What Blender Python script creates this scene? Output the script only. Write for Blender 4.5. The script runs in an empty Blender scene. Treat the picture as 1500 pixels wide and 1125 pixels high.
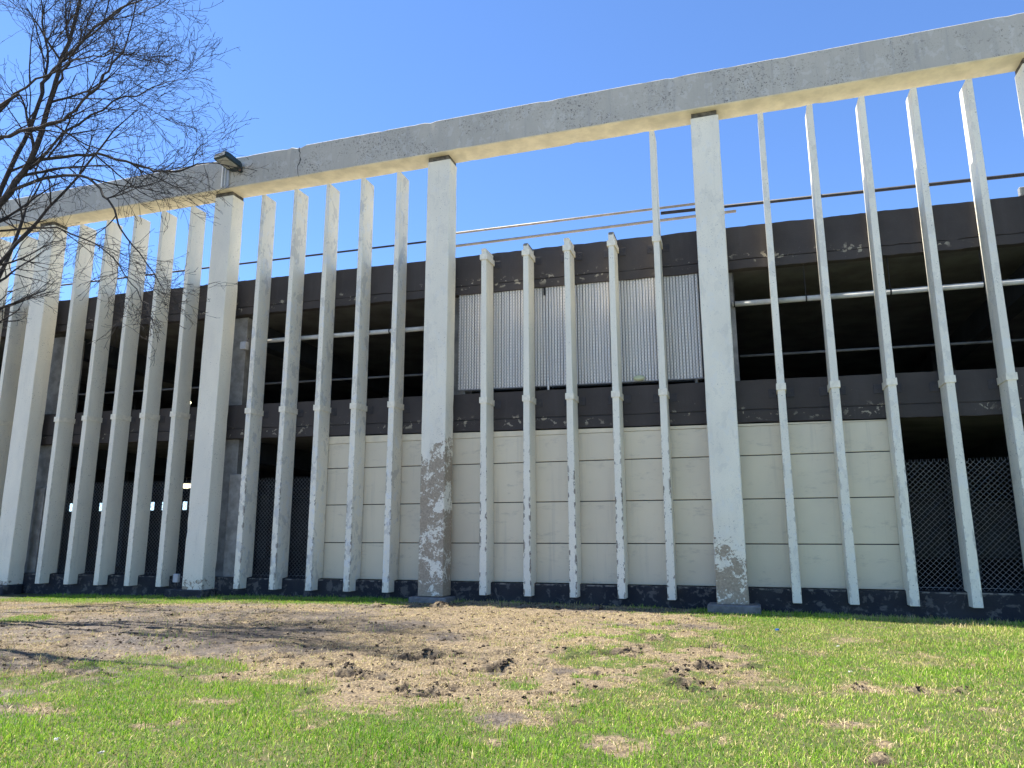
import bpy, bmesh, math, random
import numpy as np
from mathutils import Vector, Matrix
random.seed(7); rng = np.random.default_rng(7)
sc = bpy.context.scene
COL = sc.collection
R = math.radians
S = 6.1                       # column spacing
SLOPE = -0.0135               # the decks fall slightly to the right
SUN_EL, SUN_BACK = 62.0, 3.6  # sun high on the left, a little behind the facade


def zs(z, x):
    return z + SLOPE * (x - 15.0)


# ------------------------------------------------------------------ materials
class NT:
    def __init__(s, name):
        s.m = bpy.data.materials.new(name); s.m.use_nodes = True
        s.t = s.m.node_tree; s.n = s.t.nodes; s.l = s.t.links
        s.b = s.n['Principled BSDF']

    def node(s, typ, **kw):
        n = s.n.new(typ)
        for k, v in kw.items():
            if k in n.inputs: s.put(n.inputs[k], v)
            else: setattr(n, k, v)
        return n

    def put(s, sock, v):
        if isinstance(v, bpy.types.NodeSocket): s.l.new(v, sock)
        else:
            if sock.type == 'RGBA' and len(v) == 3: v = (*v, 1)
            sock.default_value = v

    def pos(s):
        return s.node('ShaderNodeNewGeometry').outputs['Position']

    def obj(s):
        return s.node('ShaderNodeTexCoord').outputs['Object']

    def xyz(s, v):
        return s.node('ShaderNodeSeparateXYZ', Vector=v).outputs

    def scale(s, v, sc3):
        n = s.n.new('ShaderNodeVectorMath'); n.operation = 'MULTIPLY'
        s.put(n.inputs[0], v); n.inputs[1].default_value = sc3
        return n.outputs[0]

    def noise(s, v, scale, detail=4, rough=.55, dist=0):
        n = s.n.new('ShaderNodeTexNoise')
        s.put(n.inputs['Vector'], v)
        n.inputs['Scale'].default_value = scale; n.inputs['Detail'].default_value = detail
        n.inputs['Roughness'].default_value = rough; n.inputs['Distortion'].default_value = dist
        return n.outputs['Fac']

    def m2(s, op, a, b=0.0, c=0.0, clamp=False):
        n = s.n.new('ShaderNodeMath'); n.operation = op; n.use_clamp = clamp
        s.put(n.inputs[0], a); s.put(n.inputs[1], b); s.put(n.inputs[2], c)
        return n.outputs[0]

    def ramp(s, v, a, b, lo=0.0, hi=1.0):
        n = s.n.new('ShaderNodeMapRange'); n.interpolation_type = 'SMOOTHSTEP'
        s.put(n.inputs[0], v); n.inputs[1].default_value = a; n.inputs[2].default_value = b
        n.inputs[3].default_value = lo; n.inputs[4].default_value = hi
        return n.outputs[0]

    def mix(s, f, a, b):
        n = s.n.new('ShaderNodeMix'); n.data_type = 'RGBA'
        s.put(n.inputs[0], f); s.put(n.inputs[6], a); s.put(n.inputs[7], b)
        return n.outputs[2]

    def prop(s, name):
        n = s.n.new('ShaderNodeAttribute'); n.attribute_type = 'OBJECT'; n.attribute_name = name
        return n.outputs['Fac']

    def attr(s, name):
        n = s.n.new('ShaderNodeAttribute'); n.attribute_type = 'GEOMETRY'; n.attribute_name = name
        return n.outputs['Fac']

    def bump(s, h, strength, dist=.01):
        n = s.n.new('ShaderNodeBump'); n.inputs['Strength'].default_value = strength
        n.inputs['Distance'].default_value = dist; s.put(n.inputs['Height'], h)
        s.l.new(n.outputs[0], s.b.inputs['Normal'])

    def done(s, col, rough=.8, spec=.3, metal=0.0):
        s.put(s.b.inputs['Base Color'], col); s.put(s.b.inputs['Roughness'], rough)
        s.b.inputs['Specular IOR Level'].default_value = spec; s.b.inputs['Metallic'].default_value = metal
        return s.m


def mat_paint(name, c1, c2, peeled, stain=False, fin=False, soffit=None):
    """weathered masonry paint over concrete; obj['peel'] is the height up to which it has flaked"""
    t = NT(name); p = t.pos(); z = t.xyz(p)[2]
    big = t.noise(t.scale(p, (1, 1, .45)), 1.3, 5, .6)
    col = t.mix(t.ramp(big, .3, .7), c1, c2)
    rain = t.noise(t.scale(p, (9, 9, .5)), 1.0, 4, .6)
    col = t.mix(t.ramp(rain, .56, .8, 0, .22), col, (.30, .29, .26))
    grit = t.noise(p, 60, 4, .7)
    col = t.mix(t.ramp(grit, .54, .72, 0, .38), col, (.28, .27, .25))
    speck = t.noise(p, 34, 2, .5)
    area = t.noise(p, 1.7, 3, .6)
    sp = t.m2('MULTIPLY', t.ramp(speck, .665, .70), t.ramp(area, .40, .58))
    col = t.mix(t.m2('MULTIPLY', sp, .75), col, (.10, .10, .095))
    # repainted / lighter patches
    pt = t.noise(t.scale(p, (1, 1, .7)), 5.0, 6, .62, .4)
    tone = t.prop('patch')
    pm = t.m2('MULTIPLY', t.ramp(pt, .56, .585), tone)
    col = t.mix(t.m2('MULTIPLY', pm, .65), col, (.70, .69, .64))
    pt2 = t.noise(t.scale(p, (1, 1, .6)), 3.6, 6, .66, .3)
    pm2 = t.m2('MULTIPLY', t.ramp(pt2, .555, .575), tone)
    col = t.mix(t.m2('MULTIPLY', pm2, .38), col, (.34, .33, .31))
    # flaked paint
    peel = t.prop('peel')
    low = t.m2('MULTIPLY', t.m2('SUBTRACT', peel, z), .22)
    low = t.m2('MINIMUM', low, .085)
    fl = t.m2('ADD', t.m2('MULTIPLY', t.noise(p, 4.5, 8, .72, .6), .62), t.m2('MULTIPLY', t.noise(p, 21, 7, .72, .6), .38))
    fv = t.m2('ADD', t.m2('ADD', fl, low), t.m2('MULTIPLY', t.m2('SUBTRACT', t.noise(p, 1.4, 2, .5), .5), .35))
    fm = t.m2('MULTIPLY', t.ramp(fv, .535, .545), t.m2('GREATER_THAN', peel, .01))
    pc = t.mix(t.ramp(t.noise(p, 22, 4, .6), .35, .65), peeled, tuple(.72 * c for c in peeled))
    col = t.mix(fm, col, pc)
    if fin:   # chipped front arrises, in the fin's own axes
        o = t.xyz(t.obj())
        ex = t.ramp(t.m2('ABSOLUTE', o[0]), .022, .066)
        ey = t.ramp(o[1], .24, .15)
        ed = t.m2('MULTIPLY', ex, ey)
        cn = t.noise(t.scale(p, (1, 1, .55)), 13, 6, .65)
        cv = t.m2('ADD', t.m2('ADD', cn, t.m2('MULTIPLY', ed, .075)), t.m2('MULTIPLY', t.m2('SUBTRACT', t.noise(p, 2.2, 3, .6), .5), .42))
        hz = t.ramp(z, 3.9, 2.2)
        cm = t.m2('MULTIPLY', t.m2('MULTIPLY', t.ramp(cv, .60, .625), ed), t.m2('MULTIPLY', hz, t.prop('chip')))
        col = t.mix(cm, col, (.20, .17, .13))
    if stain:  # mildew specks on the beam
        c = t.noise(t.scale(p, (1, 1, 1.4)), .9, 4, .65)
        f = t.noise(p, 26, 5, .72, .6)
        sm = t.m2('MULTIPLY', t.ramp(f, .56, .60), t.ramp(c, .45, .58))
        col = t.mix(t.m2('MULTIPLY', sm, .8), col, (.07, .07, .068))
        dr = t.noise(t.scale(p, (5, 5, .25)), 1.5, 5, .7)
        col = t.mix(t.m2('MULTIPLY', t.ramp(dr, .52, .75), .4), col, (.25, .25, .25))
    if soffit:  # downward faces painted warm and pale: ground bounce put into the colour
        nz = t.xyz(t.node('ShaderNodeNewGeometry').outputs['Normal'])[2]
        sn = t.noise(p, 3, 6, .6)
        sc_ = t.mix(t.ramp(sn, .3, .7), soffit, tuple(.78 * q for q in soffit))
        col = t.mix(t.ramp(nz, -.5, -.8), col, sc_)
    h = t.m2('ADD', t.m2('MULTIPLY', t.noise(p, 45, 5, .65), .5), t.m2('MULTIPLY', t.m2('SUBTRACT', 1.0, fm), .6))
    t.bump(h, .35, .008)
    return t.done(col, .75, .25)


M = {}
M['column'] = mat_paint('column_paint', (.83, .765, .605), (.74, .685, .55), (.40, .325, .23))
M['fin'] = mat_paint('fin_paint', (.83, .765, .605), (.74, .685, .55), (.40, .325, .23), fin=True)
M['beam'] = mat_paint('beam_paint', (.47, .43, .35), (.40, .37, .305), (.26, .245, .22), stain=True, soffit=(.76, .68, .48))


def mat_dark_paint(name, flake, zlo=None):
    """brown-black paint on the spandrels, flaked to pale concrete along the lower lip"""
    t = NT(name); p = t.pos(); o = t.xyz(p)
    col = t.mix(t.ramp(t.noise(p, .8, 4, .6), .3, .7), (.056, .048, .044), (.076, .066, .060))
    st = t.noise(t.scale(p, (5, 5, .35)), 1.2, 4, .6)
    col = t.mix(t.ramp(st, .52, .75, 0, .45), col, (.085, .077, .072))
    col = t.mix(t.ramp(t.noise(p, 40, 3, .6), .6, .75, 0, .4), col, (.10, .095, .09))
    if flake:
        zr = t.m2('ADD', o[2], t.m2('MULTIPLY', t.m2('SUBTRACT', o[0], 15.0), -SLOPE))
        band = t.m2('MULTIPLY', t.ramp(zr, zlo - .06, zlo + .06), t.ramp(zr, zlo + .30, zlo + .16))
        f = t.noise(t.scale(p, (1, 1, 1.1)), 6.5, 7, .62, .4)
        cl = t.noise(p, .95, 2, .5)
        f2 = t.noise(p, 17, 4, .55)
        m = t.m2('MULTIPLY', t.ramp(f, .585, .60), t.m2('MULTIPLY', band, t.ramp(cl, .44, .5)))
        m2 = t.m2('MULTIPLY', t.ramp(f2, .72, .735), t.ramp(cl, .45, .55))
        m = t.m2('MAXIMUM', m, t.m2('MULTIPLY', m2, .7))
        col = t.mix(m, col, t.mix(t.noise(p, 20, 3), (.42, .37, .27), (.25, .22, .17)))
    t.bump(t.noise(p, 30, 5, .6), .3, .008)
    return t.done(col, .8, .25)


M['parapet'] = mat_dark_paint('parapet_paint', True, 6.86)
M['spandrel'] = mat_dark_paint('spandrel_paint', True, 3.60)


def simple(name, c, rough=.7, spec=.3, metal=0.0, var=.15, ns=4.0, bump=.15, c2=None):
    t = NT(name); p = t.pos()
    c2 = c2 or tuple(q * (1 - 2 * var) for q in c)
    col = t.mix(t.ramp(t.noise(p, ns, 5, .6), .3, .7), c, c2)
    if bump: t.bump(t.noise(p, 50, 4, .6), bump, .005)
    return t.done(col, rough, spec, metal)


def mat_curb():
    t = NT('curb_paint'); p = t.pos(); z = t.xyz(p)[2]
    n = t.noise(p, 4.5, 7, .68, .4)
    col = t.mix(t.ramp(t.noise(p, 1.2, 4), .3, .7), (.022, .025, .032), (.045, .044, .046))
    col = t.mix(t.ramp(n, .53, .60, 0, .8), col, (.13, .12, .11))
    col = t.mix(t.m2('MULTIPLY', t.ramp(t.noise(p, 8, 5, .6), .5, .6), t.ramp(z, .235, .262)), col, (.24, .22, .19))
    t.bump(t.noise(p, 20, 6, .7), .6, .015)
    return t.done(col, .85, .2)


def mat_panel():
    t = NT('panel_metal'); p = t.pos(); o = t.xyz(p)
    col = t.mix(t.ramp(t.noise(p, .7, 3), .3, .7), (.77, .675, .49), (.70, .615, .455))
    st = t.noise(t.scale(p, (6, 6, .3)), 1.2, 4, .6)
    col = t.mix(t.ramp(st, .55, .78, 0, .25), col, (.30, .29, .26))
    scf = t.m2('MULTIPLY', t.ramp(t.noise(t.scale(p, (1, 1, 3)), 2.2, 7, .75, .15), .54, .72), .4)
    col = t.mix(scf, col, (.34, .30, .24))
    t.bump(t.noise(p, 2.0, 3), .12, .02)
    return t.done(col, .5, .4)


M['curb'] = mat_curb()
M['panel'] = mat_panel()
M['trim'] = simple('trim_metal', (.83, .72, .51), .5, .4, var=.08, ns=3)
M['footing'] = simple('footing_concrete', (.22, .21, .195), .9, .2, var=.2, ns=7, bump=.6)
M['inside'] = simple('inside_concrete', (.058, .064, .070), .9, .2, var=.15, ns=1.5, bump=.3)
M['deck'] = simple('deck_concrete', (.36, .345, .315), .9, .2, var=.1, ns=1.0, bump=.3)
M['ceiling'] = simple('ceiling_concrete', (.15, .15, .135), .9, .2, var=.2, ns=1.2, bump=.3)
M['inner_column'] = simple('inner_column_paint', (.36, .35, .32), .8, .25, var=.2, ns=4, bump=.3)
M['white_pipe'] = simple('white_pipe', (.66, .65, .60), .45, .4, var=.1, ns=6)
M['grey_pipe'] = simple('grey_pipe', (.30, .30, .29), .5, .4, var=.15, ns=6)
M['guard_grey'] = simple('guard_pipe', (.15, .15, .145), .6, .3, var=.2, ns=5)
M['dark_pipe'] = simple('dark_pipe', (.035, .033, .035), .6, .3, var=.2, ns=6)
M['tan_pipe'] = simple('tan_pipe', (.40, .34, .27), .55, .4, var=.15, ns=4)
M['galv'] = simple('galvanised_wire', (.25, .26, .27), .5, .4, .3, var=.12, ns=8, bump=0)
M['band'] = simple('collar_paint', (.88, .80, .62), .6, .3, var=.1, ns=9)
M['plate'] = simple('plate_paint', (.055, .05, .05), .6, .3, var=.15, ns=6)
M['pad'] = simple('bearing_pad', (.16, .145, .115), .9, .2, var=.3, ns=9, bump=.4)
M['lamp_green'] = simple('lamp_housing', (.035, .055, .055), .45, .4, var=.15, ns=8)
M['lens'] = simple('lamp_lens', (.36, .35, .29), .3, .5, var=.12, ns=9, bump=0)
M['box_grey'] = simple('box_plastic', (.40, .41, .42), .5, .4, var=.08, ns=9)
M['rust'] = simple('rusty_cap', (.20, .12, .09), .7, .3, var=.2, ns=20)
M['pale_yellow'] = simple('pale_yellow', (.55, .58, .36), .4, .4, var=.1, ns=30)
M['blue'] = simple('blue_plastic', (.02, .10, .35), .4, .4, var=.1)
M['paper'] = simple('white_paper', (.55, .54, .50), .8, .2, var=.05)
M['bark'] = simple('bark', (.060, .053, .047), .9, .15, var=.3, ns=14, bump=.5)
M['twig'] = simple('twig_bark', (.050, .044, .040), .9, .15, var=.25, ns=5, bump=0)
M['screen_wire'] = simple('screen_wire', (.36, .36, .365), .5, .4, .3, var=.12, ns=8, bump=0)
t = NT('slat_plastic'); p = t.pos()
M['slat'] = t.done(t.mix(t.ramp(t.noise(t.scale(p, (15, 1, .4)), 1.0, 3), .35, .65), (.92, .88, .81), (.83, .79, .73)), .32, .55)
t = NT('lit_tube'); t.b.inputs['Emission Color'].default_value = (1, .93, .62, 1); t.b.inputs['Emission Strength'].default_value = 1.3
M['tube'] = t.done((.8, .8, .7))


# ------------------------------------------------------------------ mesh helpers
class MB:
    def __init__(s): s.v = []; s.f = []

    def add(s, vs, fs):
        o = len(s.v); s.v += [tuple(v) for v in vs]; s.f += [tuple(i + o for i in f) for f in fs]; return s

    def box(s, a, b):
        (x0, y0, z0), (x1, y1, z1) = a, b
        v = [(x0, y0, z0), (x1, y0, z0), (x1, y1, z0), (x0, y1, z0), (x0, y0, z1), (x1, y0, z1), (x1, y1, z1), (x0, y1, z1)]
        return s.add(v, [(3, 2, 1, 0), (4, 5, 6, 7), (0, 1, 5, 4), (1, 2, 6, 5), (2, 3, 7, 6), (3, 0, 4, 7)])

    def tube(s, pts, rad, n=8, caps=True):
        pts = [Vector(p) for p in pts]
        if not hasattr(rad, '__len__'): rad = [rad] * len(pts)
        o = len(s.v); u = None
        for i, p in enumerate(pts):
            d = (pts[min(i + 1, len(pts) - 1)] - pts[max(i - 1, 0)]).normalized()
            if u is None: u = d.orthogonal().normalized()
            u = (u - d * u.dot(d)); u = u.normalized() if u.length > 1e-6 else d.orthogonal().normalized()
            w = d.cross(u)
            for k in range(n):
                a = 2 * math.pi * k / n
                s.v.append(tuple(p + (u * math.cos(a) + w * math.sin(a)) * rad[i]))
        for i in range(len(pts) - 1):
            for k in range(n):
                a = o + i * n + k; b = o + i * n + (k + 1) % n
                s.f.append((a, b, b + n, a + n))
        if caps:
            s.f.append(tuple(o + k for k in reversed(range(n))))
            s.f.append(tuple(o + (len(pts) - 1) * n + k for k in range(n)))
        return s

    def mesh(s, name):
        me = bpy.data.meshes.new(name); me.from_pydata(s.v, [], s.f); me.update(); return me

    def bm(s):
        bm = bmesh.new(); me = s.mesh('tmp'); bm.from_mesh(me); bpy.data.meshes.remove(me); return bm


def link(name, me, mat, parent=None, loc=(0, 0, 0), smooth=False):
    o = bpy.data.objects.new(name, me); COL.objects.link(o); o.location = loc
    if mat and not me.materials: me.materials.append(mat)
    if parent: o.parent = parent
    if smooth: me.polygons.foreach_set('use_smooth', [True] * len(me.polygons))
    return o


def obj(name, shape, mat, parent=None, loc=(0, 0, 0), smooth=False, bevel=0):
    if isinstance(shape, MB):
        if bevel:
            bm = shape.bm(); bmesh.ops.bevel(bm, geom=bm.edges[:], offset=bevel, segments=1, affect='EDGES')
            me = bpy.data.meshes.new(name); bm.to_mesh(me); bm.free()
        else: me = shape.mesh(name)
    else:
        me = bpy.data.meshes.new(name); shape.to_mesh(me); shape.free()
    return link(name, me, mat, parent, loc, smooth)


def thing(name, label, cat, loc=(0, 0, 0), group=None):
    o = bpy.data.objects.new(name, None); COL.objects.link(o); o.location = loc
    o.empty_display_size = .2
    return tag(o, label, cat, group)


def tag(o, label, cat, group=None, kind=None):
    if label: o['label'] = label
    if cat: o['category'] = cat
    if group: o['group'] = group
    if kind: o['kind'] = kind
    return o


def copy_tree(o, parent):
    c = o.copy(); COL.objects.link(c); c.parent = parent
    for ch in list(o.children): copy_tree(ch, c)
    return c


def hnoise(v, s):
    from mathutils import noise
    return noise.noise(Vector(v) * s)


def rough_prism(shape, bev, cuts, jit, axis=2, seed=0.0, chip=.0):
    """bevelled block cut across its length, its arrises slightly worn"""
    bm = shape.bm() if isinstance(shape, MB) else shape
    bmesh.ops.bevel(bm, geom=bm.edges[:], offset=bev, segments=1, affect='EDGES')
    lo = min(v.co[axis] for v in bm.verts); hi = max(v.co[axis] for v in bm.verts)
    no = Vector((0, 0, 0)); no[axis] = 1
    for i in range(1, cuts):
        c = Vector((0, 0, 0)); c[axis] = lo + (hi - lo) * i / cuts
        bmesh.ops.bisect_plane(bm, geom=bm.verts[:] + bm.edges[:] + bm.faces[:], plane_co=c, plane_no=no)
    c0 = Vector([(min(v.co[k] for v in bm.verts) + max(v.co[k] for v in bm.verts)) / 2 for k in range(3)])
    for v in bm.verts:
        q = v.co + Vector((seed, seed * .7, 0))
        v.co += Vector((hnoise(q, 1.3), hnoise(q + Vector((9, 3, 1)), 1.3), 0 if axis == 2 else hnoise(q + Vector((3, 8, 5)), 1.3))) * jit
        h = hnoise(q + Vector((5, 5, 5)), 4.5)
        if h > .25 and chip:
            d = c0 - v.co; d[axis] = 0
            v.co += d.normalized() * (h - .25) * chip
    return bm


# ------------------------------------------------------------------ numpy value noise
_T = rng.random((256, 256))


def vn(x, y):
    xi = np.floor(x).astype(int); yi = np.floor(y).astype(int); fx = x - xi; fy = y - yi
    fx = fx * fx * (3 - 2 * fx); fy = fy * fy * (3 - 2 * fy)
    a = _T[xi & 255, yi & 255]; b = _T[(xi + 1) & 255, yi & 255]; c = _T[xi & 255, (yi + 1) & 255]; d = _T[(xi + 1) & 255, (yi + 1) & 255]
    return (a * (1 - fx) + b * fx) * (1 - fy) + (c * (1 - fx) + d * fx) * fy


def fbm(x, y, o=4, g=.5):
    r = 0; a = 1; t_ = 0
    for i in range(o):
        r = r + a * vn(x * 2 ** i + 17.3 * i, y * 2 ** i + 5.1 * i); t_ += a; a *= g
    return r / t_


# ------------------------------------------------------------------ ground, worn patch
POLY = [(3.0, -11.3), (12.44, -9.71), (12.56, -9.43), (12.56, -8.99), (12.68, -8.31), (12.54, -7.88), (13.57, -8.03), (14.41, -7.87), (15.15, -8.78),
        (15.87, -8.68), (16.07, -8.21), (16.52, -7.96), (16.94, -8.83), (17.18, -8.69), (17.52, -8.36), (17.31, -7.71), (17.81, -7.55),
        (17.81, -6.81), (18.11, -7.43), (18.61, -7.39), (18.84, -5.78), (18.93, -4.37), (18.66, -2.86), (18.34, -.76), (18.03, .6),
        (12.7, .6), (11.93, -.1), (11.11, -.68), (9.49, -1.0), (7.92, -1.15), (5.59, -1.3), (-3, -1.8), (-6, -5), (-3, -10)]
SPOTS = [(17.96, -9.01, .27, .28, 1), (16.97, -8.53, .33, .45, 1), (19.93, -6.32, .24, .33, 1), (19.73, -8.8, .11, .12, 1), (17.15, -9.21, .11, .14, .8),
         (18.31, -8.45, .1, .17, .7), (20.31, -2.87, .45, .38, .6), (18.89, -6.09, .3, .45, .9), (20.52, -6.3, .5, .36, .6), (18.7, -8.63, .1, .16, .7),
         (19.79, -8.38, .14, .16, .8), (12.89, -9.44, .46, .24, .8), (22.0, -.6, .4, .4, .5), (19.11, -7.74, .14, .14, .7), (19.3, -6.6, .7, .25, .5),
         (20.9, -4.6, .5, .3, .45), (19.6, -4.2, .5, .4, .45), (21.4, -7.2, .5, .3, .45)]
GSPOTS = [(16.89, -5.34, .27, .47), (18.11, -4.09, .3, .66), (17.36, -3.99, .2, .33), (17.5, -7.5, .3, .25), (17.84, -4.17, .3, .52), (18.67, -3.91, .3, .6),
          (14.1, -7.39, .4, .35), (11.89, -7.41, .7, .5), (17.91, -6.2, .24, .33), (6.56, -4.28, .7, .6), (13.0, -7.3, .9, .45), (12.7, -8.6, .9, .5), (11.6, -8.6, .8, .6)]
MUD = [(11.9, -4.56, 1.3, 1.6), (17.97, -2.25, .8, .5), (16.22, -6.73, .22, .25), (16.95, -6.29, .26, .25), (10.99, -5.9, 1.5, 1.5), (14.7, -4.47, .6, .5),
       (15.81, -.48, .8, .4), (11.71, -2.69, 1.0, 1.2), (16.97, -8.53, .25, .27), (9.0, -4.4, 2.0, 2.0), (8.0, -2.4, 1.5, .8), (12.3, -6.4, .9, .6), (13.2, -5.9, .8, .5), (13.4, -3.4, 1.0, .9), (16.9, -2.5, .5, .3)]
CLODS = [(15.08, -5.91, 1.5), (14.19, -6.79, 1), (14.67, -7.21, 1.5), (14.98, -7.32, 1), (15.18, -7.25, .9), (14.85, -8.14, .8), (15.62, -7.74, 1), (15.93, -5.37, 1),
         (16.15, -6.41, 1.5), (16.63, -5.15, 1.1), (16.83, -5.47, 1), (17.68, -3.89, 1.3), (17.53, -4.87, 1), (17.43, -5.01, 1), (18.18, -6.03, 1), (18.38, -5.62, 1),
         (18.49, -5.58, 1), (18.89, -5.46, 1.2), (18.21, -6.68, 1.5), (18.1, -6.34, 1), (16.04, -7.87, 1.1), (13.35, -6.71, 1), (13.49, -6.51, .7), (12.95, -.69, 1.5),
         (13.5, -.35, 1.2), (14.67, -.5, 1), (15.06, -.5, 1), (13.67, -7.73, .7), (19.88, -6.33, .8), (20.39, -6.34, .8), (20.83, -6.2, .7),
         (19.73, -8.8, .8), (11.78, -1.05, 1.4), (15.83, -7.93, .9), (17.27, -5.11, 1), (17.28, -6.4, .7), (18.43, -4.3, 1), (18.81, -4.18, .8),
         (10.65, -6.08, .9), (10.11, -6.58, .8), (15.31, -.5, 1), (16.15, -.4, 1), (14.9, -6.1, 1.2), (15.4, -6.3, .9), (15.0, -6.6, .8), (17.0, -5.2, 1), (18.3, -6.9, 1)]


def zbase(x, y):
    zb = np.interp(x, [-40, 0, 6, 10, 14, 18, 23, 30, 60], [-.3, -.24, -.19, -.11, -.11, -.13, -.2, -.3, -.4])
    k = np.clip((-y) / 8.0, 0, 1)
    return zb * (1 - k) + (-.19) * k


def dirt_mask(x, y):
    P = np.array(POLY); Q = np.roll(P, -1, 0)
    d = np.full(x.shape, 1e9); ins = np.zeros(x.shape, bool)
    for a, b in zip(P, Q):
        e = b - a; wx = x - a[0]; wy = y - a[1]
        t_ = np.clip((wx * e[0] + wy * e[1]) / (e @ e), 0, 1)
        d = np.minimum(d, np.hypot(wx - t_ * e[0], wy - t_ * e[1]))
        c = (a[1] > y) != (b[1] > y)
        with np.errstate(divide='ignore', invalid='ignore'):
            ins ^= c & (x < (b[0] - a[0]) * (y - a[1]) / (b[1] - a[1] + 1e-12) + a[0])
    sd = np.where(ins, d, -d)
    n = fbm(x * 1.6, y * 1.6, 5, .6) - .5
    _k = np.clip((x - 15.3) / 2.0, 0, 1) * .8 + .12
    m = np.clip((sd + n * 1.3 + .25 + .5 * (fbm(x * 7, y * 7, 3) - .5)) / .75, 0, 1)
    m = m * (1 - _k * np.clip((fbm(x * 2.4 + 11, y * 2.9, 5, .66) - .545) * 11, 0, 1))
    for (a, b, rx, ry, k) in SPOTS:
        q = np.hypot((x - a) / (rx * 1.15), (y - b) / (ry * 1.15)) + (fbm(x * 5 + a, y * 5, 4, .7) - .5) * 1.7
        m = np.maximum(m, k * np.clip((1.05 - q) * 1.3, 0, 1))
    for (a, b, rx, ry) in GSPOTS:
        q = np.hypot((x - a) / (rx * 1.1), (y - b) / (ry * 1.1)) + (fbm(x * 4 + a, y * 4, 3) - .5) * 1.3
        m = np.minimum(m, 1 - .75 * np.clip((1.0 - q) * 2.0, 0, 1))
    # small worn flecks in the lawn
    m = np.maximum(m, np.clip((fbm(x * 2.3 + 40, y * 2.3, 5, .65) - .60) * 4.5, 0, .75))
    return m


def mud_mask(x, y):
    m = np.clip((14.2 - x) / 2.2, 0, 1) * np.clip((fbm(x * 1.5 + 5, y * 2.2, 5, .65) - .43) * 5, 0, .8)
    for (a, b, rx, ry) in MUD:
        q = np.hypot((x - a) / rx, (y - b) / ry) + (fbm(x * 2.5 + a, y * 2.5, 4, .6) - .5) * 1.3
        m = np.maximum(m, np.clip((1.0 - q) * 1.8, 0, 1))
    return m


def clod_field(x, y):
    h = np.zeros(x.shape); pit = np.zeros(x.shape)
    for (a, b, k) in CLODS:
        r = .085 * k
        near = np.hypot(x - a, y - b) < 5 * r
        if not near.any(): continue
        xx = x[near]; yy = y[near]
        n = (fbm(xx * 9, yy * 9, 3) - .5)
        q = np.hypot((xx - a) / 1.5, yy - b + .04) / r + n * 1.2
        p = np.hypot((xx - a) / 1.5, yy - b - .10 * k) / r + n * 1.2
        h[near] += .05 * k * np.clip(1.2 - p, 0, 1) - .075 * k * np.clip(1.1 - q, 0, 1) ** .7
        pit[near] = np.maximum(pit[near], np.clip((1.0 - q + 2.2 * (fbm(xx * 22, yy * 22, 3, .7) - .5)) * 2.2, 0, 1))
    return h, pit


def ground_z(x, y):
    d = dirt_mask(x, y); h, pit = clod_field(x, y)
    z = zbase(x, y) + .05 * (fbm(x * .5, y * .5, 3) - .5) + .02 * (fbm(x * 3, y * 3, 2) - .5)
    z = z + d * (.075 * (fbm(x * 3.3, y * 3.3, 5, .7) - .5)) + h
    p2 = d * np.clip((fbm(x * 5.6 + 60, y * 8.5 + 13, 4, .66) - .625) * 16, 0, 1)
    z = z - .035 * p2; pit = np.maximum(pit, p2 * .9)
    return z, d, pit


def coords(a, lo, hi, b, step, mid=()):
    fine = np.arange(lo, hi + 1e-6, step)
    out = 2.0 ** np.arange(-1, 12)
    l = [lo - v for v in out if lo - v > a] + [a]; h = [hi + v for v in out if hi + v < b] + [b]
    return np.array(sorted(l) + list(fine) + h)


X = coords(-400, 3.0, 25.5, 400, .045); Y = coords(-250, -11.5, .6, 500, .045)
gx, gy = np.meshgrid(X, Y, indexing='ij'); sh = gx.shape
gz, gd, gp = ground_z(gx.ravel(), gy.ravel())
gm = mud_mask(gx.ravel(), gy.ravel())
n1, n2 = sh
idx = np.arange(n1 * n2).reshape(sh)
quads = np.stack([idx[:-1, :-1], idx[1:, :-1], idx[1:, 1:], idx[:-1, 1:]], -1).reshape(-1, 4)


def np_mesh(name, V, F, attrs=None, smooth=False):
    me = bpy.data.meshes.new(name); k = F.shape[1]
    me.vertices.add(len(V)); me.vertices.foreach_set('co', V.astype(np.float32).ravel())
    me.loops.add(F.size); me.loops.foreach_set('vertex_index', F.astype(np.int32).ravel())
    me.polygons.add(len(F)); me.polygons.foreach_set('loop_start', np.arange(0, F.size, k, dtype=np.int32))
    me.polygons.foreach_set('loop_total', np.full(len(F), k, np.int32))
    me.update(calc_edges=True)
    for nm, a in (attrs or {}).items():
        at = me.attributes.new(nm, 'FLOAT', 'POINT'); at.data.foreach_set('value', a.astype(np.float32).ravel())
    me.polygons.foreach_set('use_smooth', np.full(len(F), smooth))
    me.validate()
    return me


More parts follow.
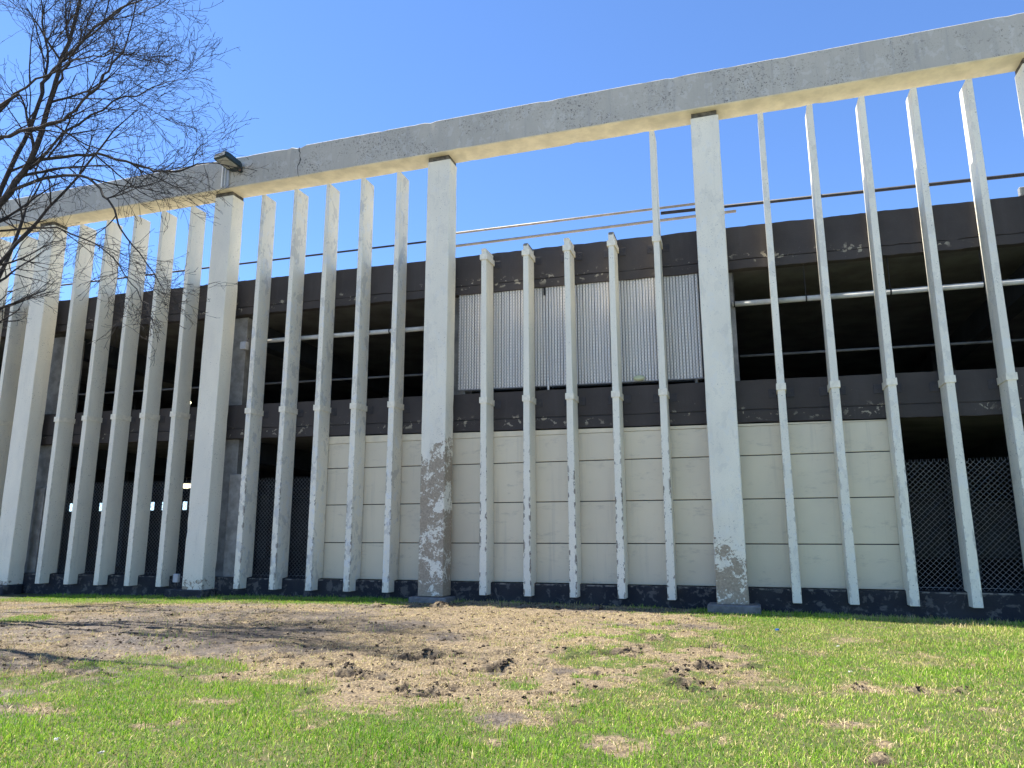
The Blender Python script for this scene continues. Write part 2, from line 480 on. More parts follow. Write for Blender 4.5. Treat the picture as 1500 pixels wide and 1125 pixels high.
def mat_ground():
    t = NT('soil'); p = t.pos()
    d = t.attr('dirt'); mud = t.attr('mud'); pit = t.attr('pit')
    n1_ = t.noise(p, 9, 6, .7); n2_ = t.noise(p, 38, 5, .7)
    lawn = t.mix(t.ramp(n1_, .35, .65), (.055, .085, .022), (.10, .10, .04))
    straw = t.mix(t.ramp(n2_, .38, .62), (.085, .066, .046), (.28, .215, .13))
    soil = t.mix(t.ramp(t.noise(p, 3, 4), .4, .6), (.145, .115, .085), (.20, .165, .12))
    straw = t.mix(t.ramp(n1_, .50, .62, 0, .75), straw, soil)
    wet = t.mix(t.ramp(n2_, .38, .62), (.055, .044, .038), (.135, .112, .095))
    col = t.mix(t.ramp(d, .25, .7), lawn, straw)
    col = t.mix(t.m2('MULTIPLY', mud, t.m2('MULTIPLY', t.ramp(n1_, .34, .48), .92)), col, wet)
    col = t.mix(pit, col, (.028, .022, .017))  # shadow in the pits and under clods painted near black into the soil
    t.bump(n2_, .8, .03)
    return t.done(col, t.ramp(mud, .3, 1, .95, .42), .2)


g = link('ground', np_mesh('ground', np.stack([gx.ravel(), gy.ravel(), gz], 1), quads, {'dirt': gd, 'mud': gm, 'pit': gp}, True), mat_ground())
tag(g, 'grass covered ground with a torn up bare dirt patch before the garage', 'ground', kind='structure')


def mat_blade(name, cols, trans):
    t = NT(name); a = t.attr('tint')
    col = t.mix(t.ramp(a, .25, .75), cols[0], cols[1])
    t.done(col, .6, .25)
    tr = t.node('ShaderNodeBsdfTranslucent'); t.put(tr.inputs['Color'], col)
    mx = t.node('ShaderNodeMixShader'); mx.inputs[0].default_value = trans
    t.l.new(t.b.outputs[0], mx.inputs[1]); t.l.new(tr.outputs[0], mx.inputs[2])
    t.l.new(mx.outputs[0], t.n['Material Output'].inputs['Surface'])
    return t.m


M['blade'] = mat_blade('green_blade', ((.12, .29, .016), (.36, .53, .055)), .35)
M['blade_pale'] = mat_blade('yellowing_blade', ((.32, .34, .075), (.62, .54, .19)), .3)
M['straw'] = mat_blade('dead_blade', ((.24, .175, .09), (.62, .49, .26)), .15)


def in_view(x, y):
    """the piece of lawn the camera side of the facade can see, with a margin"""
    k = (y + 14.6) / 14.6
    return (x > 14.5 - 15.2 * k + 1.2 * (1 - k)) & (x < 21.4 + 5.2 * k) & (y < .33)


def blades(N, lo, hi, accept, hgt, wid, lean, matpick):
    x = rng.uniform(2.0, 26.5, N); y = -11.6 + 12.0 * rng.random(N) ** 1.25
    k = in_view(x, y); x = x[k]; y = y[k]
    z, d, pit = ground_z(x, y)
    k = rng.random(len(x)) < accept(x, y, d, pit)
    x, y, z, d = x[k], y[k], z[k], d[k]; n = len(x)
    ht = rng.uniform(*hgt, n) * (.75 + .5 * fbm(x * 1.2, y * 1.2, 3)); w = rng.uniform(*wid, n) / 2
    th = rng.uniform(0, 2 * np.pi, n); ph = rng.uniform(0, 2 * np.pi, n); ln = rng.uniform(*lean, n)
    cx, cy = np.cos(th) * w, np.sin(th) * w; dx, dy = np.cos(ph) * ln, np.sin(ph) * ln
    up = ht * np.sqrt(np.clip(1 - ln * ln, .02, 1))
    b = z - .006
    V = np.empty((n, 5, 3))
    V[:, 0] = np.stack([x - cx, y - cy, b], 1); V[:, 1] = np.stack([x + cx, y + cy, b], 1)
    mx_, my_ = x + dx * ht * .42, y + dy * ht * .42; mz = b + up * .6
    V[:, 2] = np.stack([mx_ + cx * .8, my_ + cy * .8, mz], 1); V[:, 3] = np.stack([mx_ - cx * .8, my_ - cy * .8, mz], 1)
    V[:, 4] = np.stack([x + dx * ht, y + dy * ht, b + up], 1)
    base = np.arange(n)[:, None] * 5
    F = np.concatenate([base + np.array([0, 1, 2]), base + np.array([0, 2, 3]), base + np.array([3, 2, 4])], 1).reshape(-1, 3)
    tint = np.repeat(np.clip(.5 + .75 * (fbm(x * .9 + 7, y * .9, 4, .6) - .5) + rng.normal(0, .3, n), 0, 1), 5)
    mi = np.repeat(matpick(x, y, d), 3)
    return V.reshape(-1, 3), F, tint, mi


def blade_obj(name, parts, mats, label, cat):
    V = []; F = []; T = []; I = []; o = 0
    for v, f, t_, mi in parts:
        V.append(v); F.append(f + o); T.append(t_); I.append(mi); o += len(v)
    me = np_mesh(name, np.concatenate(V), np.concatenate(F), {'tint': np.concatenate(T)})
    for m in mats: me.materials.append(m)
    me.polygons.foreach_set('material_index', np.concatenate(I).astype(np.int32))
    o = link(name, me, None); return tag(o, label, cat, kind='stuff')


def pick(x, y, d):
    pale = np.clip(.30 + .10 * np.clip((x - 17.5) / 3, -1, 1) + .9 * (fbm(x * .55 + 3, y * .55 + 9, 4, .6) - .5) + .6 * d, .04, .8)
    u = rng.random(len(x))
    return np.where(u < pale * .45, 2, np.where(u < pale * 1.1, 1, 0))


def acc_lawn(x, y, d, pit):
    thin = .45 + .9 * fbm(x * 1.3 + 20, y * 1.3, 4, .6)
    return np.clip(1 - d * 1.18, 0.015, 1) * np.clip(thin, 0, 1) * (1 - pit)


def acc_tuft(x, y, d, pit):
    t_ = np.clip((fbm(x * 1.7 + 70, y * 1.7, 4, .65) - .60) * 9, 0, 1) + np.clip((y + .28) * 5, 0, .8) + np.clip(fbm(x * 5 + 9, y * 5, 3, .6) - .66, 0, 1) * 6
    return np.clip(t_, 0, 1) * np.clip(1.25 - d * 1.1, .05, 1) * (1 - pit)


blade_obj('grass', [blades(260000, 0, 0, acc_tuft, (.05, .105), (.0045, .009), (.15, .8), pick), blades(1000000, 0, 0, acc_lawn, (.022, .052), (.0045, .008), (.2, .93), pick)],
          [M['blade'], M['blade_pale'], M['straw']], 'bright green mown lawn grass around the bare patch', 'grass')
blade_obj('dead_grass', [blades(620000, 0, 0, lambda x, y, d, pit: np.clip(d * 1.1, 0, 1) * np.clip(2.6 * fbm(x * 2.6, y * 2.6, 5, .65) - .75, .03, 1) * (1 - pit) * (1 - .88 * mud_mask(x, y)),
                                 (.025, .06), (.004, .008), (.7, .985), lambda x, y, d: np.where(rng.random(len(x)) < .12, 0, 1))],
          [M['blade_pale'], M['straw']], 'pale dead straw strewn over the torn up bare patch', 'dead grass')

# loose clods of dark soil
V = []; F = []; o = 0
bm = bmesh.new(); bmesh.ops.create_icosphere(bm, subdivisions=2, radius=1); bm.verts.index_update()
iv = np.array([v.co[:] for v in bm.verts]); fi = np.array([[v.index for v in f.verts] for f in bm.faces]); bm.free()
pts = []
for (a, b, k) in CLODS:
    for i in range(int(5 + 6 * k)):
        pts.append((a + random.gauss(0, .15 * k), b + random.gauss(.05, .09 * k), random.choice((.006, .008, .010, .013, .016, .021)) * k))
for i in range(3600):
    x, y = random.uniform(6, 19), random.uniform(-8.2, .1)
    pts.append((x, y, random.choice((.005, .006, .008, .010, .013, .018))))
pa = np.array(pts); zz, dd, _ = ground_z(pa[:, 0], pa[:, 1])
for (x, y, r), z, d in zip(pts, zz, dd):
    if d < .35 and r < .03: continue
    sc3 = np.array([random.uniform(.8, 1.7), random.uniform(.7, 1.2), random.uniform(.5, .95)]) * r
    ang = random.random() * 6.28; ca, sa = math.cos(ang), math.sin(ang)
    q = iv * (1 + .32 * rng.normal(0, 1, (len(iv), 1))) * sc3
    q = np.stack([q[:, 0] * ca - q[:, 1] * sa, q[:, 0] * sa + q[:, 1] * ca, q[:, 2]], 1) + [x, y, z + r * .05]
    V.append(q); F.append(fi + o); o += len(q)
M['clod'] = simple('clod_soil', (.075, .058, .043), .95, .1, var=.25, ns=18, bump=.5)
c = link('dirt_clods', np_mesh('dirt_clods', np.concatenate(V), np.concatenate(F)), M['clod'])
tag(c, 'dark lumps of soil scattered over the bare dirt patch', 'soil clods', kind='stuff')

# pale slab added unseen behind the camera to bounce sunlight onto the facade
pv = MB().box((-60, -52, -.5), (70, -12.6, -.13))
pv = obj('reflector', pv, simple('reflector_concrete', (.44, .41, .35), .9, .2, var=.08, ns=.8, bump=.3)); tag(pv, 'pale concrete pavement added out of view to bounce light onto the facade', 'reflector', kind='structure')

# ------------------------------------------------------------------ the parking garage
G = thing('parking_garage', 'concrete parking garage with tall white fins, columns and top beam', 'parking garage')
W, D = .571, .456
XL, XR = -34.0, 46.0


def box(name, a, b, mat, parent=G, bevel=0): return obj(name, MB().box(a, b), mat, parent, bevel=bevel)


def sheared(name, x0, x1, y0, y1, z0, z1, mat, step=.4, rough=0.0, parent=G):
    """long block following the slope of the decks, its edges a little broken"""
    m = MB(); n = int((x1 - x0) / step); o = 0
    for i in range(n + 1):
        x = x0 + (x1 - x0) * i / n
        e = lambda s: rough * (hnoise((x, s, 0), 2.1) + .6 * hnoise((x, s, 3), 6.3))
        m.v += [(x, y0, zs(z0, x) + e(1)), (x, y1, zs(z0, x)), (x, y1, zs(z1, x) + e(2) * .7), (x, y0, zs(z1, x) + e(2) * .7)]
        if i:
            a = 4 * (i - 1); b = 4 * i
            for k in range(4): m.f.append((a + k, a + (k + 1) % 4, b + (k + 1) % 4, b + k))
    m.f += [(3, 2, 1, 0), (4 * n, 4 * n + 1, 4 * n + 2, 4 * n + 3)]
    return obj(name, m, mat, parent)


# columns
cm = rough_prism(MB().box((0, 0, 0), (W, D, 9.965)), .014, 44, .006, seed=3, chip=.035)
cme = bpy.data.meshes.new('column'); cm.to_mesh(cme); cm.free()
foot_bm = {}
for k in range(-1, 5):
    c = link('column', cme, M['column'], G, (S * k, 0, 0))
    c['peel'] = {-1: .05, 0: .06, 1: .10, 2: 3.15, 3: .98, 4: .5}[k]; c['patch'] = {2: .3, 3: .35}.get(k, .05)
    obj('bearing_pad', MB().box((.02, .006, 9.965), (W - .03, D - .01, 10.066)), M['pad'], c)
    fz = {-1: .0, 0: .0, 1: .0, 2: .0, 3: .0, 4: -.02}[k]
    fx = {1: (-.42, .1), 2: (-.12, .16), 3: (-.16, .2)}.get(k, (-.12, .12))
    fb = rough_prism(MB().box((fx[0], -.20 if k != 1 else -.1, -.34), (W + fx[1], .366, fz + .002 if k != 1 else .005)), .02, 9, .02, axis=0, seed=k * 3.1, chip=.08)
    obj('footing', fb, M['curb'] if k in (0, 1) else M['footing'], c)

# top beam
bb = rough_prism(MB().box((-9.5, -.174, 10.064), (33.0, .445, 10.903)), .016, 300, .004, axis=0, seed=1, chip=.045)
for v in bb.verts:        # broken notch in the upper edge
    if v.co.z > 10.8 and abs(v.co.x - 8.72) < .16: v.co.z -= .055 * (1 - abs(v.co.x - 8.72) / .16) + .02 * random.random()
beam = obj('top_beam', bb, M['beam'], G); beam['peel'] = 0.0; beam['patch'] = .25
cr = MB()                 # dark ragged joint below the notch
px_, pz_ = 8.72, 10.86
while pz_ > 10.12:
    nx, nz = 8.74 + random.uniform(-.035, .035), pz_ - random.uniform(.04, .09)
    w0 = random.uniform(.006, .02) * (1 if pz_ > 10.4 else .5)
    cr.add([(px_ - w0, -.1765, pz_), (px_ + w0, -.1765, pz_), (nx + w0, -.1765, nz), (nx - w0, -.1765, nz)], [(3, 2, 1, 0)])
    px_, pz_ = nx, nz
obj('joint_crack', cr, simple('crack', (.06, .06, .058), .9, .1), beam)

# fins
FW, FY0, FY1, FN = .132, .146, .626, .430
TAPER = .018      # half-width lost or gained from the middle to the ends


def fin_mesh(ztop, w=FW):
    p = [(FY0, .042), (FY0, ztop), (FY1, ztop), (FY1, .295), (FN, .278), (FN, .042)]
    hw = lambda z: w / 2 - TAPER * (z - 4.2) / 5.7 * (.65 if z > 4.2 else 1.0)
    v = [(-hw(z), y, z) for y, z in p] + [(hw(z), y, z) for y, z in p]; n = len(p)
    f = [tuple(range(n)), tuple(reversed(range(n, 2 * n)))] + [(i, i + n, (i + 1) % n + n, (i + 1) % n) for i in range(n)]
    m = MB().add(v, f); bm = m.bm(); bmesh.ops.recalc_face_normals(bm, faces=bm.faces[:])
    bm = rough_prism(bm, .007, 46, .0022, seed=ztop, chip=.010)
    me = bpy.data.meshes.new('fin'); bm.to_mesh(me); bm.free(); return me


def collar_mesh(h=.13, t_=.021, w=FW):
    m = MB(); a = w / 2 + .002
    m.box((-a - t_, FY0 - t_, 0), (a + t_, FY0 - .002, h))
    m.box((-a - t_, FY0 - .002, 0), (-a, .640, h)); m.box((a, FY0 - .002, 0), (a + t_, .640, h))
    return m.mesh('collar')


def plate_mesh():
    bm = MB().box((-.075, .626, -.09), (.075, .638, .09)).bm()
    bmesh.ops.bevel(bm, geom=bm.edges[:], offset=.004, segments=1, affect='EDGES')
    b = MB().tube([(0, .627, .01), (0, .612, .01)], .02, 8).mesh('t'); bm.from_mesh(b); bpy.data.meshes.remove(b)
    me = bpy.data.meshes.new('mounting_plate'); bm.to_mesh(me); bm.free(); return me


FULL, SHORT = fin_mesh(9.915), fin_mesh(7.66)
COLLAR, PLATE = collar_mesh(), plate_mesh()


def collar_set(f, x, z):
    link('collar', COLLAR, M['band'], f, (0, 0, zs(z, x) - .07))
    for s in (-1, 1): link('mounting_plate', PLATE, M['plate'], f, (s * .165, 0, zs(z, x) - .045))


for b in range(-1, 5):
    for j in range(1, 6):
        if b == 4 and j > 3: continue
        x = S * b + W / 2 + S / 2 + (j - 3) * .9636
        short = b == 2 and j < 5
        f = link('fin', SHORT if short else FULL, M['fin'], G, (x, 0, 0))
        f['peel'] = 0.0; f.rotation_euler = (random.gauss(0, .0008), random.gauss(0, .0012), random.gauss(0, .012))
        f['patch'] = {1: .95, 3: .5, 2: .08}.get(b, .15); f['chip'] = {2: 1.0, 1: .75, 3: .45}.get(b, .3)
        collar_set(f, x, 4.14)
        if b == 2:
            collar_set(f, x, 7.45)
            if short:      # weathered concrete cap above the collar
                cp = rough_prism(MB().box((-FW / 2 + .002, FY0 - .008, 7.6), (FW / 2 - .002, .631, 7.68)), .02, 4, .012, axis=1, seed=j * 2.3, chip=.04)
                obj('cap', cp, M['band'] if j in (1, 3) else M['footing'], f)

# spandrels, parapet, decks, inside
sheared('parapet', XL, XR, .640, .82, 6.98, 7.71, M['parapet'], .09, .028)
sheared('parapet_lip', XL, XR, .633, .82, 6.77, 6.955, M['parapet'], .09, .02)
sheared('parapet_groove', XL, XR, .670, .81, 6.945, 6.99, M['plate'], 1.0)
sheared('spandrel', XL, XR, .640, .82, 3.79, 4.385, M['spandrel'], .09, .014)
sheared('spandrel_lip', XL, XR, .635, .82, 3.53, 3.765, M['spandrel'], .09, .012)
sheared('spandrel_groove', XL, XR, .670, .81, 3.755, 3.80, M['plate'], 1.0)
sheared('roof_deck', XL, XR, .82, 30, 6.80, 7.06, M['deck'], 4)
sheared('ceiling', XL, XR, .825, 29.9, 6.775, 6.797, M['ceiling'], 4)
sheared('upper_deck', XL, XR, .82, 30, 3.57, 3.8, M['ceiling'], 4)
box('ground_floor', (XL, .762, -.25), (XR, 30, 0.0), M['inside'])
box('base_curb', (XL, FN + .006, -.6), (XR, .76, .272), M['curb'])
bw = MB()
bw.box((XL, 30, -.3), (XR, 30.25, 3.0)); bw.box((XL, 30, 3.62), (XR, 30.25, 7.3)); bw.box((-12.5, 30, 3.0), (XR, 30.25, 3.62))
for i in range(16): bw.box((XL + 1.5 * i, 30, 3.0), (XL + 1.5 * i + .5, 30.25, 3.62))
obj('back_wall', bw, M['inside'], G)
box('side_wall', (XL - .25, .65, -.3), (XL, 30.25, 7.5), M['inside']); box('side_wall', (XR, .65, -.3), (XR + .25, 30.25, 7.3), M['inside'])
icm = MB().box((0, 0, 0), (.60, .55, 6.86)).mesh('inner_column')
icm_far = icm.copy()
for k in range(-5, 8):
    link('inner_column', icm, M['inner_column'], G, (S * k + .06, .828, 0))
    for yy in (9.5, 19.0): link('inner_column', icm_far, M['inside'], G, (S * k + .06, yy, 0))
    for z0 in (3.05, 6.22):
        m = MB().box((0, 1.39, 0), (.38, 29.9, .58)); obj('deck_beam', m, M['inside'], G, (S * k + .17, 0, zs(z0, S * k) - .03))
for k, (a, b2, h) in {0: (.34, .66, 2.52), 1: (.56, .96, 2.75)}.items():
    pl = MB().box((S * k + a + .03, .66, .272), (S * k + b2, .80, h)); obj('pilaster', pl, M['inner_column'], G, bevel=.012)

# ------------------------------------------------------------------ infill walls behind the fins
JOINTS = [.285, 1.10, 1.965, 2.82]


def infill(x0, x1, label, left_trim=True, right_trim=True):
    t_ = thing('infill_wall', label, 'wall', ((x0 + x1) / 2, .66, .272), 'panelled infill walls between the columns')
    cx = (x0 + x1) / 2
    L = lambda a, b: ((a[0] - cx, a[1] - .56, a[2] - .272), (b[0] - cx, b[1] - .56, b[2] - .272))
    lt = .1 if left_trim else 0; rt = .1 if right_trim else 0
    for i, z0 in enumerate(JOINTS):
        z1 = JOINTS[i + 1] - .018 if i < 3 else 3.395 - .0
        obj('panel', MB().box(*L((x0 + lt, .556, z0), (x1 - rt, .60, z1))), M['panel'], t_, bevel=.006)
    tp = MB(); zt0, zt1 = zs(3.50, x0), zs(3.50, x1)
    tp.add([(x0 - cx, y - .56, z - .272) for y in (.545, .60) for z in (3.40, zt0)] + [(x1 - cx, y - .56, z - .272) for y in (.545, .60) for z in (3.40, zt1)],
           [(0, 4, 5, 1), (1, 5, 7, 3), (3, 7, 6, 2), (2, 6, 4, 0), (0, 1, 3, 2), (4, 6, 7, 5)])
    obj('top_trim', tp, M['trim'], t_)
    if left_trim: obj('edge_trim', MB().box(*L((x0, .549, .285), (x0 + .095, .60, 3.398))), M['trim'], t_, bevel=.004)
    if right_trim: obj('edge_trim', MB().box(*L((x1 - .095, .549, .285), (x1, .60, 3.398))), M['trim'], t_, bevel=.004)
    obj('backing', MB().box(*L((x0 + .01, .602, .28), (x1 - .01, .64, 3.40))), M['plate'], t_)
    return t_


xf = lambda b, j: S * b + W / 2 + S / 2 + (j - 3) * .9636
infill(xf(1, 3) - .02, S * 2 + .25, 'beige panelled infill wall left of the heavily peeled column', False, False)
infill(S * 2 + .3, S * 3 + .30, 'widest beige panelled infill wall, below the slatted screen', True, True)
infill(S * 3 + .34, xf(3, 3) + .05, 'beige panelled infill wall ending beside the open fenced gap at right', True, False)


# ------------------------------------------------------------------ chain-link fences
def chain(x0, x1, z0, z1, y, pitch, r, knuckle=True, zfun=lambda z, x: z):
    m = MB()
    h = z1 - z0; n = int((x1 - x0 + h) / pitch) + 2; lift = .045
    for s in (0, 1):
        for i in range(n):
            xa = x0 - h + i * pitch if s == 0 else x0 + i * pitch
            a = max(x0, xa) if s == 0 else min(x1, xa); b = min(x1, xa + h) if s == 0 else max(x0, xa - h)
            if (b - a if s == 0 else a - b) < .01: continue
            za = z0 + abs(a - xa); zb = z0 + abs(b - xa)
            yy = y - .002 if s else y + .002
            m.tube([(a, yy, zfun(za, a)), (b, yy, zfun(zb, b))], r, 4, False)
            if knuckle and abs(zb - z1) < .002: m.tube([(b, yy, zfun(z1, b)), (b + random.uniform(-.01, .01), yy, zfun(z1, b) + lift)], r, 3, False)
    return m


def fence(x0, x1, label, posts, ztop=2.6, rails=True):
    t_ = thing('chain_link_fence', label, 'fence', (0, .10, 0), 'chain link fences in the ground floor openings')
    obj('wire_mesh', chain(x0, x1, .285, ztop, .62, .098, .0038), M['galv'], t_)
    for px in posts: obj('post', MB().tube([(px, .65, .27), (px, .65, ztop + .04)], .03, 10), M['grey_pipe'], t_, smooth=False)
    obj('tension_wire', MB().tube([(x0, .625, .33), (x1, .625, .33)], .004, 4), M['galv'], t_)
    return t_


fence(-5.4, -.05, 'chain link fence behind the leftmost fins, left of the second column', (-5.3, -.12))
fence(.70, 6.05, 'chain link fence behind the five fins under the bare tree', (.74, 6.0))
fence(7.10, xf(1, 3) - .03, 'chain link fence in the narrow gap beside the beige infill wall', (7.14,))
fence(xf(3, 3) + .06, 24.4, 'chain link fence in the dark opening at far right', (xf(3, 3) + .10, 24.3))

# slatted privacy screen on the upper floor
SX0, SX1 = 12.76, 18.28
scr = thing('slatted_screen', 'silver slatted chain link screen filling the upper middle opening', 'screen', (0, .10, 0))
sm = MB(); n = int((SX1 - SX0) / .066)
for i in range(n):
    x = SX0 + .066 * (i + .5); w = .0272; tw = random.uniform(-.006, .006); zb = zs(4.49 + random.uniform(-.006, .006), x); zt_ = zs(6.86, x)
    y = .598; lx = random.uniform(-.003, .003)
    prof = [(-w, .010 + tw), (-w * .45, -.002 + tw * .5), (w * .35, -.006), (w, .008 - tw)]
    v = [(x + a, y + c_, zb) for a, c_ in prof] + [(x + a + lx, y + c_, zt_) for a, c_ in prof]
    sm.add(v, [(k, k + 1, k + 5, k + 4) for k in range(3)])
obj('slats', sm, M['slat'], scr)
obj('wire_mesh', chain(SX0, SX1, 4.47, 6.85, .580, .072, .0028, False, zs), M['screen_wire'], scr)
kn = MB()
for i in range(int((SX1 - SX0) / .072)):
    x = SX0 + .072 * (i + .5)
    kn.tube([(x - .03, .58, zs(4.475, x)), (x, .577, zs(4.435, x)), (x + .03, .58, zs(4.475, x))], .0035, 3, False)
obj('wire_edge', kn, M['galv'], scr)
obj('bottom_wire', MB().tube([(SX0, .575, zs(4.485, SX0)), (SX1, .575, zs(4.485, SX1))], .011, 6), M['galv'], scr)
for px in (12.9, 15.5, 18.1): obj('post', MB().tube([(px, .66, zs(4.38, px)), (px, .66, zs(6.8, px))], .03, 10), M['grey_pipe'], scr)
for px, za, zb, mt in ((14.86, 6.58, 6.82, 'dark_pipe'), (14.93, 4.36, 4.60, 'white_pipe')):
    obj('clip', MB().box((px - .02, .555, zs(za, px)), (px + .02, .572, zs(zb, px))), M[mt], scr)
bm = bmesh.new(); bmesh.ops.create_uvsphere(bm, u_segments=20, v_segments=10, radius=1)
for v in bm.verts:
    v.co = Vector((v.co.x * .125, v.co.y * .045, v.co.z * .062 * (1 + .1 * hnoise(v.co, 2))))
    v.co.y += .006 * math.sin(v.co.x * 160)
bl = obj('crushed_bottle', bm, M['pale_yellow'], None, (16.93, .625, zs(4.55, 16.93)), True)
tag(bl, 'small pale yellow rounded bottle caught at the foot of the slatted screen', 'bottle')


# ------------------------------------------------------------------ pipes and rails
def pipe(name, label, pts, r, mat, group=None, parts=()):
    t_ = thing(name, label, 'pipe', pts[0], group); o = Vector(pts[0])
    obj('pipe_run', MB().tube([Vector(p) - o for p in pts], r, 12), M[mat], t_, smooth=True)
    return t_, o


WG = 'white pipes hung under the roof deck'
for label, x0, x1, hx in (('white pipe hung behind the fins just right of the floodlight column', 7.0, 12.2, (7.35, 9.3, 10.95)),
                          ('white pipe hung behind the long fins in the right bay', 18.9, 33.0, (18.95, 20.35, 21.9, 23.5, 25.3, 28, 31))):
    t_, o = pipe('hanging_pipe', label, [(x0, .76, zs(6.05, x0)), (x1, .76, zs(6.05, x1))], .056, 'white_pipe', WG)
    for h in hx:
        z = zs(6.05, h); m = MB().tube([Vector((h, .76, z + .05)) - o, Vector((h, .76, zs(6.80, h))) - o], .008, 6)
        m.tube([Vector((h - .014, .76, z)) - o, Vector((h + .014, .76, z)) - o], .066, 12)
        obj('hanger', m, M['dark_pipe'], t_)
for k in range(4):
    x0, x1 = S * k + .70, S * (k + 1) + .02
    if k == 2: continue
    lab = {0: 'thin grey guard pipe in the dark upper opening under the tree', 1: 'thin grey guard pipe in the dark upper opening right of the floodlight', 3: 'thin grey guard pipe in the dark upper opening at right'}[k]
    pipe('guard_pipe', lab, [(x0, 1.05, zs(4.99, x0)), (x1, 1.05, zs(4.99, x1))], .026, 'guard_grey', 'guard pipes on the upper deck')


def roof_rail(label, x0, z0, x1, z1, r, mat, posts, y=2.0, extra=()):
    t_ = thing('roof_rail', label, 'rail', (x0, y, z0), 'pipe rails above the roof parapet'); o = Vector((x0, y, z0))
    obj('rail_pipe', MB().tube([(0, 0, 0), (x1 - x0, 0, z1 - z0)], r, 10), M[mat], t_, smooth=True)
    for px in posts:
        zt_ = z0 + (z1 - z0) * (px - x0) / (x1 - x0)
        obj('rail_post', MB().tube([Vector((px, y + r, zs(7.05, px))) - o, Vector((px, y + r, zt_ + .01)) - o], .02, 8), M[mat], t_)
    for px in extra: obj('rail_clamp', MB().box((px - x0 - .09, -.04, (z1 - z0) * (px - x0) / (x1 - x0) + .02), (px - x0 + .09, .04, (z1 - z0) * (px - x0) / (x1 - x0) + .075)), M[mat], t_)


roof_rail('dark thin pipe rail above the roof on the left', -14, 9.16, 11.9, 8.85, .026, 'dark_pipe', (-13, -6.6, 6.0, 11.6))
roof_rail('upper of the two tan pipe rails behind the short fins', 11.6, 8.99, 18.4, 8.92, .03, 'tan_pipe', (11.85, 18.3))
roof_rail('lower tan pipe rail with its open end right of the fourth column', 11.6, 8.63, 19.12, 8.61, .034, 'tan_pipe', (11.75, 18.45))
roof_rail('thick dark pipe rail above the roof on the right', 17.4, 8.82, 33, 8.42, .040, 'dark_pipe', (18.6, 26.0, 31), 2.05, (20.85,))

# ------------------------------------------------------------------ lamps, boxes
fl = thing('floodlight', 'dark green floodlight with square lens on the top beam', 'floodlight', (6.90, -.176, 10.50))
hd = MB()
prof = [(-.02, .12, .0), (-.02, .12, .11), (-.10, .15, .15), (-.42, .16, .15), (-.52, .12, .10), (-.52, .12, .0)]
bm = bmesh.new()
top = [(-.30, -.58, .17), (.30, -.58, .17), (.33, -.50, .19), (.33, -.12, .19), (.22, 0.02, .17), (-.22, 0.02, .17), (-.33, -.12, .19), (-.33, -.50, .19)]
tv = [bm.verts.new((x * .70, y * 1.25, z)) for x, y, z in top]; lv = [bm.verts.new((x * .76, y * 1.28, .0)) for x, y, z in top]
bm.faces.new(tv); bm.faces.new(list(reversed(lv)))
for i in range(8): bm.faces.new((lv[i], lv[(i + 1) % 8], tv[(i + 1) % 8], tv[i]))
bmesh.ops.recalc_face_normals(bm, faces=bm.faces[:]); bmesh.ops.bevel(bm, geom=bm.edges[:], offset=.012, segments=2, affect='EDGES')
ROT = Matrix.Rotation(R(-9), 4, 'X') @ Matrix.Rotation(R(-8), 4, 'Z')
bmesh.ops.transform(bm, matrix=ROT, verts=bm.verts[:]); obj('housing', bm, M['lamp_green'], fl)
bm = MB().box((-.19, -.66, -.022), (.19, -.20, .008)).bm(); bmesh.ops.bevel(bm, geom=bm.edges[:], offset=.01, segments=1, affect='EDGES')
bmesh.ops.transform(bm, matrix=ROT, verts=bm.verts[:]); obj('lens', bm, M['lens'], fl)
obj('knuckle', MB().tube([(.12, -.02, .02), (.12, -.12, -.07)], .04, 10).tube([(.12, .01, -.02), (.12, -.05, -.03)], .06, 10), M['lamp_green'], fl)
obj('photocell', MB().tube([(.17, -.10, -.02), (.17, -.13, -.06)], [.035, .028], 10), M['rust'], fl)
obj('mounting_arm', MB().box((.16, -.05, .10), (.24, .12, .20)).tube([(.2, .03, .2), (.2, .03, .27)], .03, 8), M['box_grey'], fl)
obj('wire_loop', MB().tube([(.27, -.002, .12), (.36, -.03, .06), (.46, -.02, .08), (.52, -.002, .18)], .007, 5), M['dark_pipe'], fl)
fl.scale = (.86, .86, .86)
cc = thing('conduit_cover', 'pale vertical conduit cover between column head and floodlight', 'conduit cover', (6.55, -.174, 10.06))
obj('cover', MB().box((-.11, -.05, .0), (.12, .0, .66)), M['box_grey'], cc, bevel=.008); obj('conduit', MB().tube([(-.06, -.07, .02), (-.06, -.07, .68)], .022, 8).tube([(.02, -.065, .02), (.02, -.065, .68)], .016, 8), M['white_pipe'], cc)


def jbox(label, loc, s, stub):
    t_ = thing('junction_box', label, 'junction box', loc, 'small grey junction boxes')
    obj('box_body', MB().box((-s[0], -s[1], -s[2]), (s[0], 0, s[2])), M['box_grey'], t_, bevel=.012)
    obj('box_lid', MB().box((-s[0] * .92, -s[1] - .008, -s[2] * .92), (s[0] * .92, -s[1], s[2] * .92)), M['box_grey'], t_, bevel=.003)
    obj('stub', MB().tube(stub, .014, 8), M['dark_pipe'], t_)


